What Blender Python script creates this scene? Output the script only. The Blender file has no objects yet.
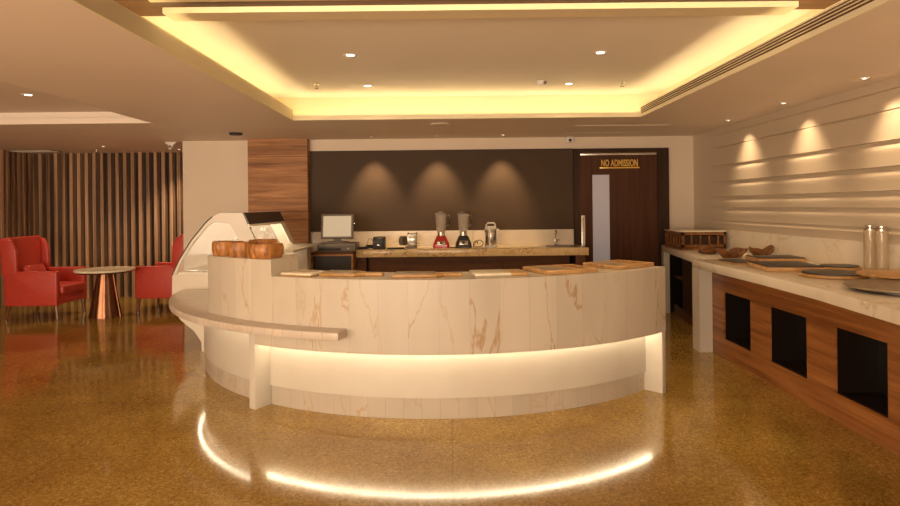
import bpy, bmesh, math, random
from mathutils import Vector, Matrix
random.seed(7)
PI = math.pi
C = bpy.context.scene.collection
S = bpy.context.scene
R = math.radians

# ------------------------------------------------------------------ camera
cam_d = bpy.data.cameras.new('camera'); cam = bpy.data.objects.new('camera', cam_d); C.objects.link(cam)
cam_d.lens = 24.8; cam_d.sensor_width = 36; cam_d.shift_y = -47/900
cam_d.clip_start = .02
cam.matrix_world = Matrix.Translation((0, 0, 1.5)) @ Matrix.Rotation(PI/2, 4, 'X') @ Matrix.Rotation(-.0105, 4, 'Z')
S.camera = cam

# ------------------------------------------------------------------ world, assumed daylight, exposure
w = bpy.data.worlds.new('world'); S.world = w; w.use_nodes = True
w.node_tree.nodes['Background'].inputs[0].default_value = (1, .8, .6, 1)
w.node_tree.nodes['Background'].inputs[1].default_value = .3
def area(name, loc, rot, sx, sy, power, col):
    d = bpy.data.lights.new(name, 'AREA'); d.shape = 'RECTANGLE'; d.size = sx; d.size_y = sy
    d.energy = power; d.color = col
    o = bpy.data.objects.new(name, d); C.objects.link(o); o.location = loc; o.rotation_euler = rot
    return o
# added fill behind the photographer, tilted up to brighten ceiling, for assumed shopfront daylight
area('assumed_daylight_fill', (-3.1, -2.94, 1.25), (R(118), 0, 0), 7.0, 2.0, 560, (1, .785, .57))
S.view_settings.view_transform = 'Standard'; S.view_settings.look = 'None'
S.view_settings.gamma = 1; S.view_settings.use_curve_mapping = False
S.view_settings.exposure = 0.25
WARM = (1, .72, .43)
LED = (1, .80, .50)

# ------------------------------------------------------------------ materials
def newmat(name):
    m = bpy.data.materials.new(name); m.use_nodes = True
    nt = m.node_tree; b = nt.nodes['Principled BSDF']
    return m, nt, b
def N(nt, t, **kw):
    n = nt.nodes.new(t)
    for k, v in kw.items():
        if hasattr(n, k): setattr(n, k, v)
        else: n.inputs[k.replace('_', ' ')].default_value = v
    return n
def c4(c): return (c[0], c[1], c[2], 1)
def setp(b, rough=.5, metal=0., spec=.5, coat=0., ior=1.5):
    b.inputs['Roughness'].default_value = rough; b.inputs['Metallic'].default_value = metal
    b.inputs['Specular IOR Level'].default_value = spec; b.inputs['Coat Weight'].default_value = coat
    b.inputs['Coat Roughness'].default_value = .08; b.inputs['IOR'].default_value = ior
def ramp(nt, stops):
    r = nt.nodes.new('ShaderNodeValToRGB'); e = r.color_ramp.elements
    while len(e) < len(stops): e.new(.5)
    for k, (p, c) in enumerate(stops): e[k].position = p; e[k].color = c4(c)
    return r
def coords(nt, scale, src='Object'):
    tc = nt.nodes.new('ShaderNodeTexCoord'); mp = nt.nodes.new('ShaderNodeMapping')
    mp.inputs['Scale'].default_value = scale
    nt.links.new(tc.outputs[src], mp.inputs[0]); return mp.outputs[0]
def plain(name, col, rough=.5, metal=0., var=.06, scale=6., spec=.5, coat=0., bump=0.):
    m, nt, b = newmat(name); setp(b, rough, metal, spec, coat)
    n = N(nt, 'ShaderNodeTexNoise', Scale=scale, Detail=3.); nt.links.new(coords(nt, (1, 1, 1)), n.inputs['Vector'])
    r = ramp(nt, [(.3, [c*(1-var) for c in col]), (.7, [min(1, c*(1+var)) for c in col])])
    nt.links.new(n.outputs['Fac'], r.inputs[0]); nt.links.new(r.outputs[0], b.inputs['Base Color'])
    if bump:
        bp = N(nt, 'ShaderNodeBump', Strength=bump, Distance=.004); nt.links.new(n.outputs['Fac'], bp.inputs['Height'])
        nt.links.new(bp.outputs[0], b.inputs['Normal'])
    return m
def emit(name, col, s):
    m, nt, b = newmat(name); setp(b, .4)
    b.inputs['Base Color'].default_value = c4(col)
    b.inputs['Emission Color'].default_value = c4(col); b.inputs['Emission Strength'].default_value = s
    return m
def wood(name, dark, light, scale=(1, 9, 14), rough=.35, coat=.2, seams=None, contrast=(.3, .7)):
    m, nt, b = newmat(name); setp(b, rough, coat=coat, spec=.3)
    v = coords(nt, scale)
    n = N(nt, 'ShaderNodeTexNoise', Scale=1.6, Detail=6., Roughness=.6, Distortion=.6); nt.links.new(v, n.inputs['Vector'])
    n2 = N(nt, 'ShaderNodeTexNoise', Scale=9., Detail=3.); nt.links.new(v, n2.inputs['Vector'])
    ad = N(nt, 'ShaderNodeMath', operation='MULTIPLY_ADD'); nt.links.new(n2.outputs[0], ad.inputs[0]); ad.inputs[1].default_value = .3
    nt.links.new(n.outputs[0], ad.inputs[2])
    r = ramp(nt, [(contrast[0]+.12, dark), (contrast[1]+.18, light)])
    nt.links.new(ad.outputs[0], r.inputs[0]); out = r.outputs[0]
    if seams:   # (z spacing, z offset): thin dark joints between veneer sheets
        tc = N(nt, 'ShaderNodeTexCoord'); sp = N(nt, 'ShaderNodeSeparateXYZ'); nt.links.new(tc.outputs['Object'], sp.inputs[0])
        a = N(nt, 'ShaderNodeMath', operation='ADD'); nt.links.new(sp.outputs[2], a.inputs[0]); a.inputs[1].default_value = seams[1]
        mo = N(nt, 'ShaderNodeMath', operation='PINGPONG'); nt.links.new(a.outputs[0], mo.inputs[0]); mo.inputs[1].default_value = seams[0]/2
        lt = N(nt, 'ShaderNodeMath', operation='LESS_THAN'); nt.links.new(mo.outputs[0], lt.inputs[0]); lt.inputs[1].default_value = .004
        mx = N(nt, 'ShaderNodeMix', data_type='RGBA'); nt.links.new(lt.outputs[0], mx.inputs[0])
        nt.links.new(out, mx.inputs[6]); mx.inputs[7].default_value = c4([c*.4 for c in dark]); out = mx.outputs[2]
    nt.links.new(out, b.inputs['Base Color'])
    return m
def marble(name, base, vein, stave=0., dist=.9, rough=.18, amount=1., vscale=(1.6, 1.6, .8), radius=2.59, thin=.022):
    m, nt, b = newmat(name); setp(b, rough)
    tc = N(nt, 'ShaderNodeTexCoord'); src = tc.outputs['Object']; seam = None
    if stave:
        sp = N(nt, 'ShaderNodeSeparateXYZ'); nt.links.new(src, sp.inputs[0])
        ng = N(nt, 'ShaderNodeMath', operation='MULTIPLY'); nt.links.new(sp.outputs[1], ng.inputs[0]); ng.inputs[1].default_value = -1
        at = N(nt, 'ShaderNodeMath', operation='ARCTAN2'); nt.links.new(sp.outputs[0], at.inputs[0]); nt.links.new(ng.outputs[0], at.inputs[1])
        sc = N(nt, 'ShaderNodeMath', operation='MULTIPLY'); nt.links.new(at.outputs[0], sc.inputs[0]); sc.inputs[1].default_value = radius/stave
        fl = N(nt, 'ShaderNodeMath', operation='FLOOR'); nt.links.new(sc.outputs[0], fl.inputs[0])
        fr = N(nt, 'ShaderNodeMath', operation='FRACT'); nt.links.new(sc.outputs[0], fr.inputs[0])
        wn = N(nt, 'ShaderNodeTexWhiteNoise', noise_dimensions='1D'); nt.links.new(fl.outputs[0], wn.inputs['W'])
        vm = N(nt, 'ShaderNodeVectorMath', operation='SCALE'); nt.links.new(wn.outputs['Color'], vm.inputs[0]); vm.inputs['Scale'].default_value = 9.
        va = N(nt, 'ShaderNodeVectorMath', operation='ADD'); nt.links.new(src, va.inputs[0]); nt.links.new(vm.outputs[0], va.inputs[1]); src = va.outputs[0]
        seam = N(nt, 'ShaderNodeMath', operation='LESS_THAN'); nt.links.new(fr.outputs[0], seam.inputs[0]); seam.inputs[1].default_value = .02
        tone = wn.outputs['Value']
    mp = N(nt, 'ShaderNodeMapping'); mp.inputs['Scale'].default_value = vscale; nt.links.new(src, mp.inputs[0]); v = mp.outputs[0]
    n = N(nt, 'ShaderNodeTexNoise', Scale=1.4, Detail=5., Roughness=.55, Distortion=dist); nt.links.new(v, n.inputs['Vector'])
    s1 = N(nt, 'ShaderNodeMath', operation='SUBTRACT'); nt.links.new(n.outputs[0], s1.inputs[0]); s1.inputs[1].default_value = .5
    ab = N(nt, 'ShaderNodeMath', operation='ABSOLUTE'); nt.links.new(s1.outputs[0], ab.inputs[0])
    r = ramp(nt, [(0, (1, 1, 1)), (thin, (0, 0, 0))]); nt.links.new(ab.outputs[0], r.inputs[0])
    n2 = N(nt, 'ShaderNodeTexNoise', Scale=1.1, Detail=2.); nt.links.new(v, n2.inputs['Vector'])
    r2 = ramp(nt, [(.38, (0, 0, 0)), (.62, (1, 1, 1))]); nt.links.new(n2.outputs[0], r2.inputs[0])
    mu = N(nt, 'ShaderNodeMath', operation='MULTIPLY'); nt.links.new(r.outputs[0], mu.inputs[0]); nt.links.new(r2.outputs[0], mu.inputs[1])
    m2 = N(nt, 'ShaderNodeMath', operation='MULTIPLY'); nt.links.new(mu.outputs[0], m2.inputs[0]); m2.inputs[1].default_value = amount
    n3 = N(nt, 'ShaderNodeTexNoise', Scale=2.2, Detail=4.); nt.links.new(v, n3.inputs['Vector'])
    r3 = ramp(nt, [(.3, [c*.9 for c in base]), (.65, base)]); nt.links.new(n3.outputs[0], r3.inputs[0]); col = r3.outputs[0]
    if stave:
        tm = N(nt, 'ShaderNodeMapRange'); nt.links.new(tone, tm.inputs[0]); tm.inputs[3].default_value = .945; tm.inputs[4].default_value = 1.03
        tv = N(nt, 'ShaderNodeVectorMath', operation='SCALE'); nt.links.new(col, tv.inputs[0]); nt.links.new(tm.outputs[0], tv.inputs['Scale']); col = tv.outputs[0]
    mx = N(nt, 'ShaderNodeMix', data_type='RGBA'); nt.links.new(m2.outputs[0], mx.inputs[0]); nt.links.new(col, mx.inputs[6]); mx.inputs[7].default_value = c4(vein)
    out = mx.outputs[2]
    if stave:
        ms = N(nt, 'ShaderNodeMath', operation='MULTIPLY'); nt.links.new(seam.outputs[0], ms.inputs[0]); ms.inputs[1].default_value = .25 if radius == 2.59 else .6
        my = N(nt, 'ShaderNodeMix', data_type='RGBA'); nt.links.new(ms.outputs[0], my.inputs[0]); nt.links.new(out, my.inputs[6]); my.inputs[7].default_value = c4([c*.45 for c in base]); out = my.outputs[2]
    nt.links.new(out, b.inputs['Base Color'])
    return m
def glassmat(name, col, alpha=.25, rough=.03):
    m, nt, b = newmat(name)
    b.inputs['Base Color'].default_value = c4(col); b.inputs['Roughness'].default_value = rough
    b.inputs['Specular IOR Level'].default_value = .8; b.inputs['Alpha'].default_value = alpha
    return m
def floormat():
    m, nt, b = newmat('polished_terrazzo'); setp(b, .10, spec=.5, ior=1.5)
    v = coords(nt, (1, 1, 1))
    n1 = N(nt, 'ShaderNodeTexNoise', Scale=52., Detail=4., Roughness=.7, Distortion=1.2); nt.links.new(v, n1.inputs['Vector'])
    n2 = N(nt, 'ShaderNodeTexNoise', Scale=.8, Detail=4., Roughness=.6); nt.links.new(v, n2.inputs['Vector'])
    r1 = ramp(nt, [(.30, (.17, .085, .014)), (.5, (.35, .21, .042)), (.68, (.56, .385, .11))]); nt.links.new(n1.outputs[0], r1.inputs[0])
    r2 = ramp(nt, [(.35, (.66, .56, .46)), (.65, (1.0, 1.0, 1.0))]); nt.links.new(n2.outputs[0], r2.inputs[0])
    mx = N(nt, 'ShaderNodeMix', data_type='RGBA', blend_type='MULTIPLY'); mx.inputs[0].default_value = 1
    nt.links.new(r1.outputs[0], mx.inputs[6]); nt.links.new(r2.outputs[0], mx.inputs[7])
    br = N(nt, 'ShaderNodeTexBrick', Scale=1.); br.inputs['Mortar Size'].default_value = .004
    br.inputs['Brick Width'].default_value = 2.4; br.inputs['Row Height'].default_value = 2.4; br.offset = 0
    nt.links.new(coords(nt, (1, 1, 1)), br.inputs['Vector'])
    m2 = N(nt, 'ShaderNodeMath', operation='MULTIPLY'); nt.links.new(br.outputs['Fac'], m2.inputs[0]); m2.inputs[1].default_value = .3
    my = N(nt, 'ShaderNodeMix', data_type='RGBA'); nt.links.new(m2.outputs[0], my.inputs[0]); nt.links.new(mx.outputs[2], my.inputs[6]); my.inputs[7].default_value = (.05, .025, .01, 1)
    nt.links.new(my.outputs[2], b.inputs['Base Color'])
    n3 = N(nt, 'ShaderNodeTexNoise', Scale=3., Detail=3.); nt.links.new(v, n3.inputs['Vector'])
    r3 = N(nt, 'ShaderNodeMapRange'); nt.links.new(n3.outputs[0], r3.inputs[0]); r3.inputs[3].default_value = .05; r3.inputs[4].default_value = .14
    nt.links.new(r3.outputs[0], b.inputs['Roughness'])
    return m
M = dict(
    floor=floormat(),
    ceil=plain('ceiling_paint', (.80, .69, .58), .6, var=.02, scale=1.),
    ceilbright=plain('brightened_ceiling_paint', (.90, .84, .76), .6, var=.02, scale=1.),  # ceiling paint made lighter to make up for weak light in the tray
    cove=plain('cove_paint', (.80, .70, .48), .6, var=.02, scale=1.),
    wall=plain('wall_paint', (.72, .60, .47), .55, var=.03, scale=1.2),
    panelw=plain('white_lacquer_wall', (.58, .48, .36), .4, var=.02, scale=1.),
    board=plain('dark_taupe_board', (.075, .046, .026), .6, var=.06, scale=1.5, spec=.2),
    colwood=wood('column_veneer', (.17, .066, .022), (.58, .28, .11), (.5, 5, 9), .5, coat=0, seams=(.78, .12)),
    ctrwood=wood('counter_veneer', (.12, .036, .009), (.38, .155, .046), (4, .35, 10), .35, coat=.1),
    doorwood=wood('door_veneer', (.045, .013, .004), (.10, .034, .012), (14, 6, .6), .55, coat=0),
    darkwood=wood('dark_frame_wood', (.02, .008, .004), (.05, .020, .009), (6, 6, .6), .55, coat=0),
    cabwood=wood('cabinet_wood', (.07, .026, .009), (.15, .06, .021), (1, 6, 9), .5, coat=0),
    slat=wood('slat_bronze_glints', (.05, .018, .006), (.72, .45, .27), (5, 3, .10), .28, coat=.6),  # pale streaks in the colour stand in for daylight reflected on the slats
    slatback=plain('slat_backing', (.012, .008, .006), .6),
    barm=marble('bar_marble', (.56, .485, .385), (.36, .19, .06), stave=.21, thin=.013, amount=.75, dist=.35, rough=.38, vscale=(2.0, 2.0, .55)),
    plinm=marble('plinth_marble', (.50, .435, .35), (.40, .24, .10), stave=.13, amount=.6, radius=2.42, rough=.3),
    ledgem=marble('ledge_marble', (.58, .49, .40), (.42, .26, .12), stave=.16, amount=.5, radius=2.75, rough=.3),
    white=plain('white_solid_surface', (.55, .50, .42), .3, var=.02),
    ctrtop=marble('buffet_marble', (.78, .69, .55), (.38, .23, .09), amount=.7, vscale=(1.2, 1.2, 1.2), thin=.012),
    edgem=marble('back_counter_marble', (.78, .58, .30), (.28, .14, .04), amount=.8, vscale=(5, 5, 5), thin=.05),
    backm=marble('splashback_marble', (.74, .65, .52), (.5, .36, .2), amount=.5, vscale=(1.4, 1.4, 1.4)),
    niche=plain('niche_lining', (.010, .006, .004), .3, spec=.4),
    led=emit('led_strip', (1, .84, .58), 21.),
    ledsoft=emit('led_strip_soft', (1, .84, .58), 27.),
    coveled=emit('cove_led', (1, .79, .41), 9.5),
    lamp=emit('lamp_glow', (1, .88, .68), 9.),
    steel=plain('brushed_steel', (.62, .58, .52), .25, 1., var=.05),
    chrome=plain('chrome', (.8, .77, .72), .08, 1., var=.02),
    plastic=plain('black_plastic', (.022, .018, .016), .4),
    grey=plain('grey_plastic', (.20, .16, .13), .45),
    sensor=plain('white_plastic', (.75, .70, .63), .4),
    redl=plain('red_leather', (.50, .050, .032), .38, var=.08, scale=30., bump=.12),
    redd=plain('dark_red_piping', (.25, .02, .012), .4),
    legw=wood('chair_leg_wood', (.10, .035, .012), (.22, .08, .03), (6, 6, 1), .3),
    bronze=plain('polished_bronze', (.26, .12, .065), .38, 1., var=.15, scale=12.),
    bowl=wood('hewn_wood', (.10, .028, .006), (.62, .27, .075), (14, 14, 3), .45, coat=.1),
    bowld=wood('carved_dark_wood', (.07, .022, .006), (.30, .12, .034), (6, 6, 9), .4, coat=.1),
    rim=wood('pale_board_wood', (.34, .165, .048), (.60, .34, .12), (3, 9, 6), .45),
    slate=plain('slate', (.055, .045, .036), .5, var=.2, scale=14.),
    slateg=plain('grey_slate', (.26, .19, .12), .4, var=.1, scale=10.),
    oak=wood('oak_board', (.36, .18, .06), (.66, .40, .17), (2, 12, 6), .4),
    pale=marble('pale_marble_board', (.80, .70, .52), (.5, .36, .2), amount=.5, vscale=(5, 5, 5)),
    case=plain('case_enamel', (.60, .52, .41), .3, var=.02),
    caseb=plain('case_header', (.055, .03, .018), .35),
    glass=glassmat('clear_glass', (.85, .82, .74), .16),
    jar=glassmat('jar_glass', (.60, .47, .31), .42),
    jugglass=glassmat('jug_glass', (.75, .68, .58), .34, .06),
    frost=emit('frosted_glass_glow', (.36, .31, .30), .30),  # light on the pane is put in as a faint glow of its own
    gold=plain('gold_letters', (.86, .58, .16), .28, 1., var=.04),
    redp=plain('red_blender_plastic', (.55, .015, .012), .2, var=.04, coat=.5),
    tray=plain('case_trays', (.85, .78, .66), .3),
)
def screenmat():
    m, nt, b = newmat('screen_reflection_glow'); setp(b, .12)
    b.inputs['Base Color'].default_value = (.33, .27, .19, 1)
    b.inputs['Emission Color'].default_value = (1, .80, .52, 1); b.inputs['Emission Strength'].default_value = .33  # glow stands in for warm light reflected on the screen
    return m
M['screen'] = screenmat()

# ------------------------------------------------------------------ mesh helpers
class MB:
    def __init__(s): s.bm = bmesh.new()
    def add(s, vs, fs):
        v = [s.bm.verts.new(p) for p in vs]
        for f in fs:
            try: s.bm.faces.new([v[i] for i in f])
            except ValueError: pass
        return v
    def box(s, x0, x1, y0, y1, z0, z1, bev=0., seg=2, M4=None):
        P = [Vector(p) for p in [(x0,y0,z0),(x1,y0,z0),(x1,y1,z0),(x0,y1,z0),(x0,y0,z1),(x1,y0,z1),(x1,y1,z1),(x0,y1,z1)]]
        if M4: P = [M4 @ p for p in P]
        b = bmesh.new(); v = [b.verts.new(p) for p in P]
        for f in [(3,2,1,0),(4,5,6,7),(0,1,5,4),(1,2,6,5),(2,3,7,6),(3,0,4,7)]: b.faces.new([v[i] for i in f])
        if bev: bmesh.ops.bevel(b, geom=b.edges[:], offset=bev, segments=seg, affect='EDGES', profile=.5)
        s.merge(b); return s
    def merge(s, b):
        me = bpy.data.meshes.new('t'); b.to_mesh(me); b.free(); s.bm.from_mesh(me); bpy.data.meshes.remove(me)
    def lathe(s, prof, cx=0, cy=0, n=32, wob=None, sx=1, sy=1):
        rings = []
        for r, z in prof:
            if r < 1e-6: rings.append([s.bm.verts.new((cx, cy, z))]); continue
            ring = []
            for k in range(n):
                a = 2*PI*k/n; q = r*(wob(a, z) if wob else 1)
                ring.append(s.bm.verts.new((cx+q*sx*math.cos(a), cy+q*sy*math.sin(a), z)))
            rings.append(ring)
        for A, B in zip(rings, rings[1:]):
            for k in range(n):
                a, b, c, d = A[k % len(A)], A[(k+1) % len(A)], B[(k+1) % len(B)], B[k % len(B)]
                f = [x for i, x in enumerate((a, b, c, d)) if x not in (a, b, c, d)[:i]]
                if len(f) > 2: s.bm.faces.new(f)
        return s
    def tube(s, pts, r, n=8, closed=False):
        pts = [Vector(p) for p in pts]; rings = []; L = len(pts)
        rr = r if isinstance(r, (list, tuple)) else [r]*L
        up = Vector((0, 0, 1))
        for i, p in enumerate(pts):
            if closed: t = pts[(i+1) % L]-pts[i-1]
            else: t = pts[min(i+1, L-1)]-pts[max(i-1, 0)]
            t.normalize()
            a = up if abs(t.dot(up)) < .95 else Vector((1, 0, 0))
            u = t.cross(a).normalized(); v = t.cross(u).normalized()
            rings.append([s.bm.verts.new(p+rr[i]*(math.cos(2*PI*k/n)*u+math.sin(2*PI*k/n)*v)) for k in range(n)])
        for i in range(L if closed else L-1):
            A, B = rings[i], rings[(i+1) % L]
            for k in range(n): s.bm.faces.new((A[k], A[(k+1) % n], B[(k+1) % n], B[k]))
        if not closed: s.bm.faces.new(rings[0][::-1]); s.bm.faces.new(rings[-1])
        return s
    def prism(s, poly, a, b, axis='y', bev=0., seg=2):
        f = {'y': lambda p, t: (p[0], t, p[1]), 'z': lambda p, t: (p[0], p[1], t), 'x': lambda p, t: (t, p[0], p[1])}[axis]
        bm = bmesh.new()
        A = [bm.verts.new(f(p, a)) for p in poly]; B = [bm.verts.new(f(p, b)) for p in poly]; n = len(poly)
        bm.faces.new(A); bm.faces.new(B[::-1])
        for k in range(n): bm.faces.new((A[k], B[k], B[(k+1) % n], A[(k+1) % n]))
        bmesh.ops.recalc_face_normals(bm, faces=bm.faces[:])
        if bev: bmesh.ops.bevel(bm, geom=bm.edges[:], offset=bev, segments=seg, affect='EDGES', profile=.5)
        s.merge(bm); return s
    def arc(s, r0, r1, z0, z1, a0, a1, n=60, bev=0.):
        bm = bmesh.new(); sec = []
        for k in range(n+1):
            a = R(a0+(a1-a0)*k/n)
            sec.append([bm.verts.new((r*math.sin(a), -r*math.cos(a), z)) for r, z in ((r0, z0), (r1, z0), (r1, z1), (r0, z1))])
        for A, B in zip(sec, sec[1:]):
            for k in range(4): bm.faces.new((A[k], A[(k+1) % 4], B[(k+1) % 4], B[k]))
        bm.faces.new(sec[0][::-1]); bm.faces.new(sec[-1])
        bmesh.ops.recalc_face_normals(bm, faces=bm.faces[:])
        if bev:
            ed = [e for e in bm.edges if e.calc_face_angle(0) > 1.]
            bmesh.ops.bevel(bm, geom=ed, offset=bev, segments=2, affect='EDGES', profile=.5)
        s.merge(bm); return s
    def build(s, name, mat, parent=None, loc=None, rot=None, smooth=True, recalc=True):
        if recalc: bmesh.ops.recalc_face_normals(s.bm, faces=s.bm.faces[:])
        me = bpy.data.meshes.new(name); s.bm.to_mesh(me); s.bm.free()
        if smooth:
            me.shade_smooth(); me.set_sharp_from_angle(angle=R(34))
        me.materials.append(M[mat] if isinstance(mat, str) else mat)
        o = bpy.data.objects.new(name, me); C.objects.link(o)
        if parent: o.parent = parent
        if loc: o.location = loc
        if rot: o.rotation_euler = rot
        return o
def thing(name, label, cat, loc=(0, 0, 0), rz=0, group=None):
    o = bpy.data.objects.new(name, None); C.objects.link(o); o.empty_display_size = .1
    o.location = loc; o.rotation_euler = (0, 0, rz); return tag(o, label, cat, group)
def tag(o, label, cat, group=None, kind=None):
    o['label'] = label; o['category'] = cat
    if group: o['group'] = group
    if kind: o['kind'] = kind
    return o
def struct(o, label=None):
    o['kind'] = 'structure'
    if label: o['label'] = label
    return o
def dup(root, loc, rz=0, label=None):
    def rec(o, par):
        c = o.copy(); C.objects.link(c)
        if par: c.parent = par
        for ch in [x for x in bpy.data.objects if x.parent == o and x != c]: rec(ch, c)
        return c
    r = rec(root, None); r.location = loc; r.rotation_euler = (0, 0, rz)
    if label: r['label'] = label
    return r
def spot(parent, loc, power, size, blend, rot=(0, 0, 0), col=WARM, rad=.03):
    d = bpy.data.lights.new('lamp_beam', 'SPOT'); d.energy = power; d.spot_size = R(size); d.spot_blend = blend; d.color = col; d.shadow_soft_size = rad
    o = bpy.data.objects.new('lamp_beam', d); C.objects.link(o); o.parent = parent; o.location = loc; o.rotation_euler = rot
    return o

# ================================================================== STRUCTURE
ZC, ZU = 2.47, 2.77       # main ceiling, raised coffer ceiling
XL, XR, YB, YL, YF = -7.2, 3.5, 8.9, 10.7, -3.0
struct(MB().box(XL-.1, XR+.1, YF-.1, YL+.1, -.1, 0).build('floor', 'floor'), 'polished golden brown terrazzo floor')
# main ceiling with two rectangular openings
OX0, OX1, OY0, OY1 = -1.75, 2.15, 1.6, 6.90
LX0, LX1, LY0, LY1 = -6.6, -3.32, 2.2, 7.0
cb = MB()
xs = sorted([XL, LX0, LX1, OX0, OX1, XR]); ys = sorted([YF, OY0, LY0, OY1, LY1, YL])
for i in range(len(xs)-1):
    for j in range(len(ys)-1):
        cx, cy = (xs[i]+xs[i+1])/2, (ys[j]+ys[j+1])/2
        if OX0 < cx < OX1 and OY0 < cy < OY1: continue
        if LX0 < cx < LX1 and LY0 < cy < LY1: continue
        cb.box(xs[i], xs[i+1], ys[j], ys[j+1], ZC, ZC+.03)
struct(cb.build('ceiling', 'ceil', smooth=False), 'flat cream ceiling with recessed trays')
# raised tray over the bar
g = .26
struct(MB().box(OX0-g-.02, OX1+g+.02, 3.98, OY1+g+.02, ZU, ZU+.05).build('ceiling', 'ceilbright', smooth=False), 'raised cream ceiling of the lit tray')
tw = MB()
tw.box(OX0-g-.05, OX0-g, OY0-g, OY1+g, ZC+.03, ZU); tw.box(OX1+g, OX1+g+.05, OY0-g, OY1+g, ZC+.03, ZU)
tw.box(OX0-g, OX1+g, OY1+g, OY1+g+.05, ZC+.03, ZU); tw.box(OX0-g, OX1+g, OY0-g-.05, OY0-g, ZC+.03, ZU)
struct(tw.build('trim_1', 'cove', smooth=False), 'glowing inner walls of the ceiling tray')
LH = .115
lp = MB()
ZE = ZC-.0015
lp.box(OX0+.001, OX0+.019, OY0, OY1, ZE, ZC+LH); lp.box(OX1-.019, OX1-.001, OY0, OY1, ZE, ZC+.035)
lp.box(OX1-.019, OX1-.001, OY0, OY1, ZC+LH-.01, ZC+LH)
lp.box(OX0+.001, OX1-.001, OY1-.019, OY1-.001, ZE, ZC+.05)
struct(lp.build('trim_2', 'cove', smooth=False), 'cream lip edging the ceiling tray')
struct(MB().box(OX0-.0, OX1+.0, 3.80, 3.97, 2.70, ZU-.035).build('trim_3', 'cove', smooth=False), 'cream beam crossing the ceiling tray')
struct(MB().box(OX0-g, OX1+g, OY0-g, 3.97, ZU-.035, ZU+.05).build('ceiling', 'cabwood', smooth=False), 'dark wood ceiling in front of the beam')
# lounge tray: stepped edge
lt = MB()
for k, (o_, z0, z1) in enumerate(((-.031, ZC-.0015, ZC+.055), (.06, ZC+.055, ZC+.075), (.10, ZC+.075, 2.62))):
    lt.box(LX1+o_, LX1+o_+.03, LY0-o_, LY1+o_+.03, z0, z1); lt.box(LX0-o_-.03, LX0-o_, LY0-o_, LY1+o_+.03, z0, z1)
    lt.box(LX0-o_, LX1+o_, LY1+o_, LY1+o_+.03, z0, z1); lt.box(LX0-o_, LX1+o_, LY0-o_-.03, LY0-o_, z0, z1)
for z, o_ in ((ZC+.055, -.031), (ZC+.075, .06)):
    lt.box(LX1+o_, LX1+o_+.13, LY0-.1, LY1+.1, z, z+.008); lt.box(LX0-o_-.13, LX0-o_, LY0-.1, LY1+.1, z, z+.008)
    lt.box(LX0, LX1+.1, LY1+o_, LY1+o_+.13, z, z+.008)
struct(lt.build('trim_4', 'ceil', smooth=False), 'stepped edge of the lounge ceiling tray')
struct(MB().box(LX0-.2, LX1+.2, LY0-.2, LY1+.2, 2.62, 2.67).build('ceiling', 'ceil', smooth=False), 'raised ceiling over the lounge')
# walls
struct(MB().box(-3.83, XR+.1, YB, YB+.12, 0, ZC).build('wall_back', 'wall', smooth=False), 'plain cream back wall')
struct(MB().box(-3.60, -3.50, YB+.12, YL, 0, ZC).build('wall_return', 'wall', smooth=False), 'short return wall beside the lounge')
struct(MB().box(XL-.1, -3.50, YL, YL+.1, 0, ZC).build('wall_lounge', 'slatback', smooth=False), 'dark wall behind the lounge slats')
struct(MB().box(XL-.1, XL, YF, YL, 0, ZC+.2).build('wall_left', 'wall', smooth=False), 'left wall')
# right wall with horizontal wave grooves, profile swept along Y
gro = [(2.39, .012, .010), (2.225, .016, .018), (1.965, .05, .034), (1.755, .055, .038), (1.56, .055, .038), (1.425, .05, .030), (1.27, .03, .016)]
prof = [(XR, ZC)]
for z, h, d in gro:
    prof += [(XR, z+h/2), (XR+d, z+h/2-.004), (XR+d*.75, z-h*.1), (XR-.002, z-h*.75), (XR-.006, z-h*.95), (XR, z-h*1.6)]
prof += [(XR, 0), (XR+.1, 0), (XR+.1, ZC)]
wb = bmesh.new(); secs = []
flat = [(min(x, XR) if x < XR+.05 else x, z) for x, z in prof]
flat = [(XR if abs(x-XR) < .05 else x, z) for x, z in prof]
for yy, pf in ((YF, prof), (7.9, prof), (8.02, [(XR+(x-XR)*.6 if abs(x-XR) < .05 else x, z) for x, z in prof]), (8.3, flat), (YB, flat)):
    secs.append([wb.verts.new((x, yy, z)) for x, z in pf])
for A, B in zip(secs, secs[1:]):
    for k in range(len(A)): wb.faces.new((A[k], A[(k+1) % len(A)], B[(k+1) % len(A)], B[k]))
wm = MB(); wm.merge(wb)
struct(wm.build('wall_right', 'panelw'), 'cream right wall with horizontal wave grooves')
# front wall with an assumed, unseen shopfront window, behind the photographer
fw = MB().box(XL, XR, YF-.1, YF, 0, .15).box(XL, XR, YF-.1, YF, 2.45, ZC+.1).box(XL, -6.8, YF-.1, YF, .15, 2.45).box(3.1, XR, YF-.1, YF, .15, 2.45)
struct(fw.build('wall_front', 'wall', smooth=False))
wf = struct(MB().box(-6.8, 3.1, YF-.07, YF-.03, .15, .21).box(-6.8, 3.1, YF-.07, YF-.03, 2.39, 2.45).build('assumed_window_1', 'steel', smooth=False))
for k in range(6):
    MB().box(-6.8+k*1.97, -6.75+k*1.97, YF-.07, YF-.03, .21, 2.39).build('mullion', 'steel', wf)

# lounge slat screen
sl = struct(MB().box(XL+.005, -3.61, YL-.02, YL, 0, ZC).build('wall_screen', 'slatback', smooth=False), 'vertical bronze wood slat screen along the lounge wall')
s1 = MB(); x = -7.14
while x < -3.68:
    s1.box(x, x+.055, YL-.13, YL-.02, 0, ZC); x += .131
s1.build('slats', 'slat', sl, smooth=False)
s2 = MB(); y = 10.5
while y > 5.2:
    s2.box(XL, XL+.12, y-.055, y, 0, ZC); y -= .131
s2.build('slats', 'slat', sl, smooth=False)

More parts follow.
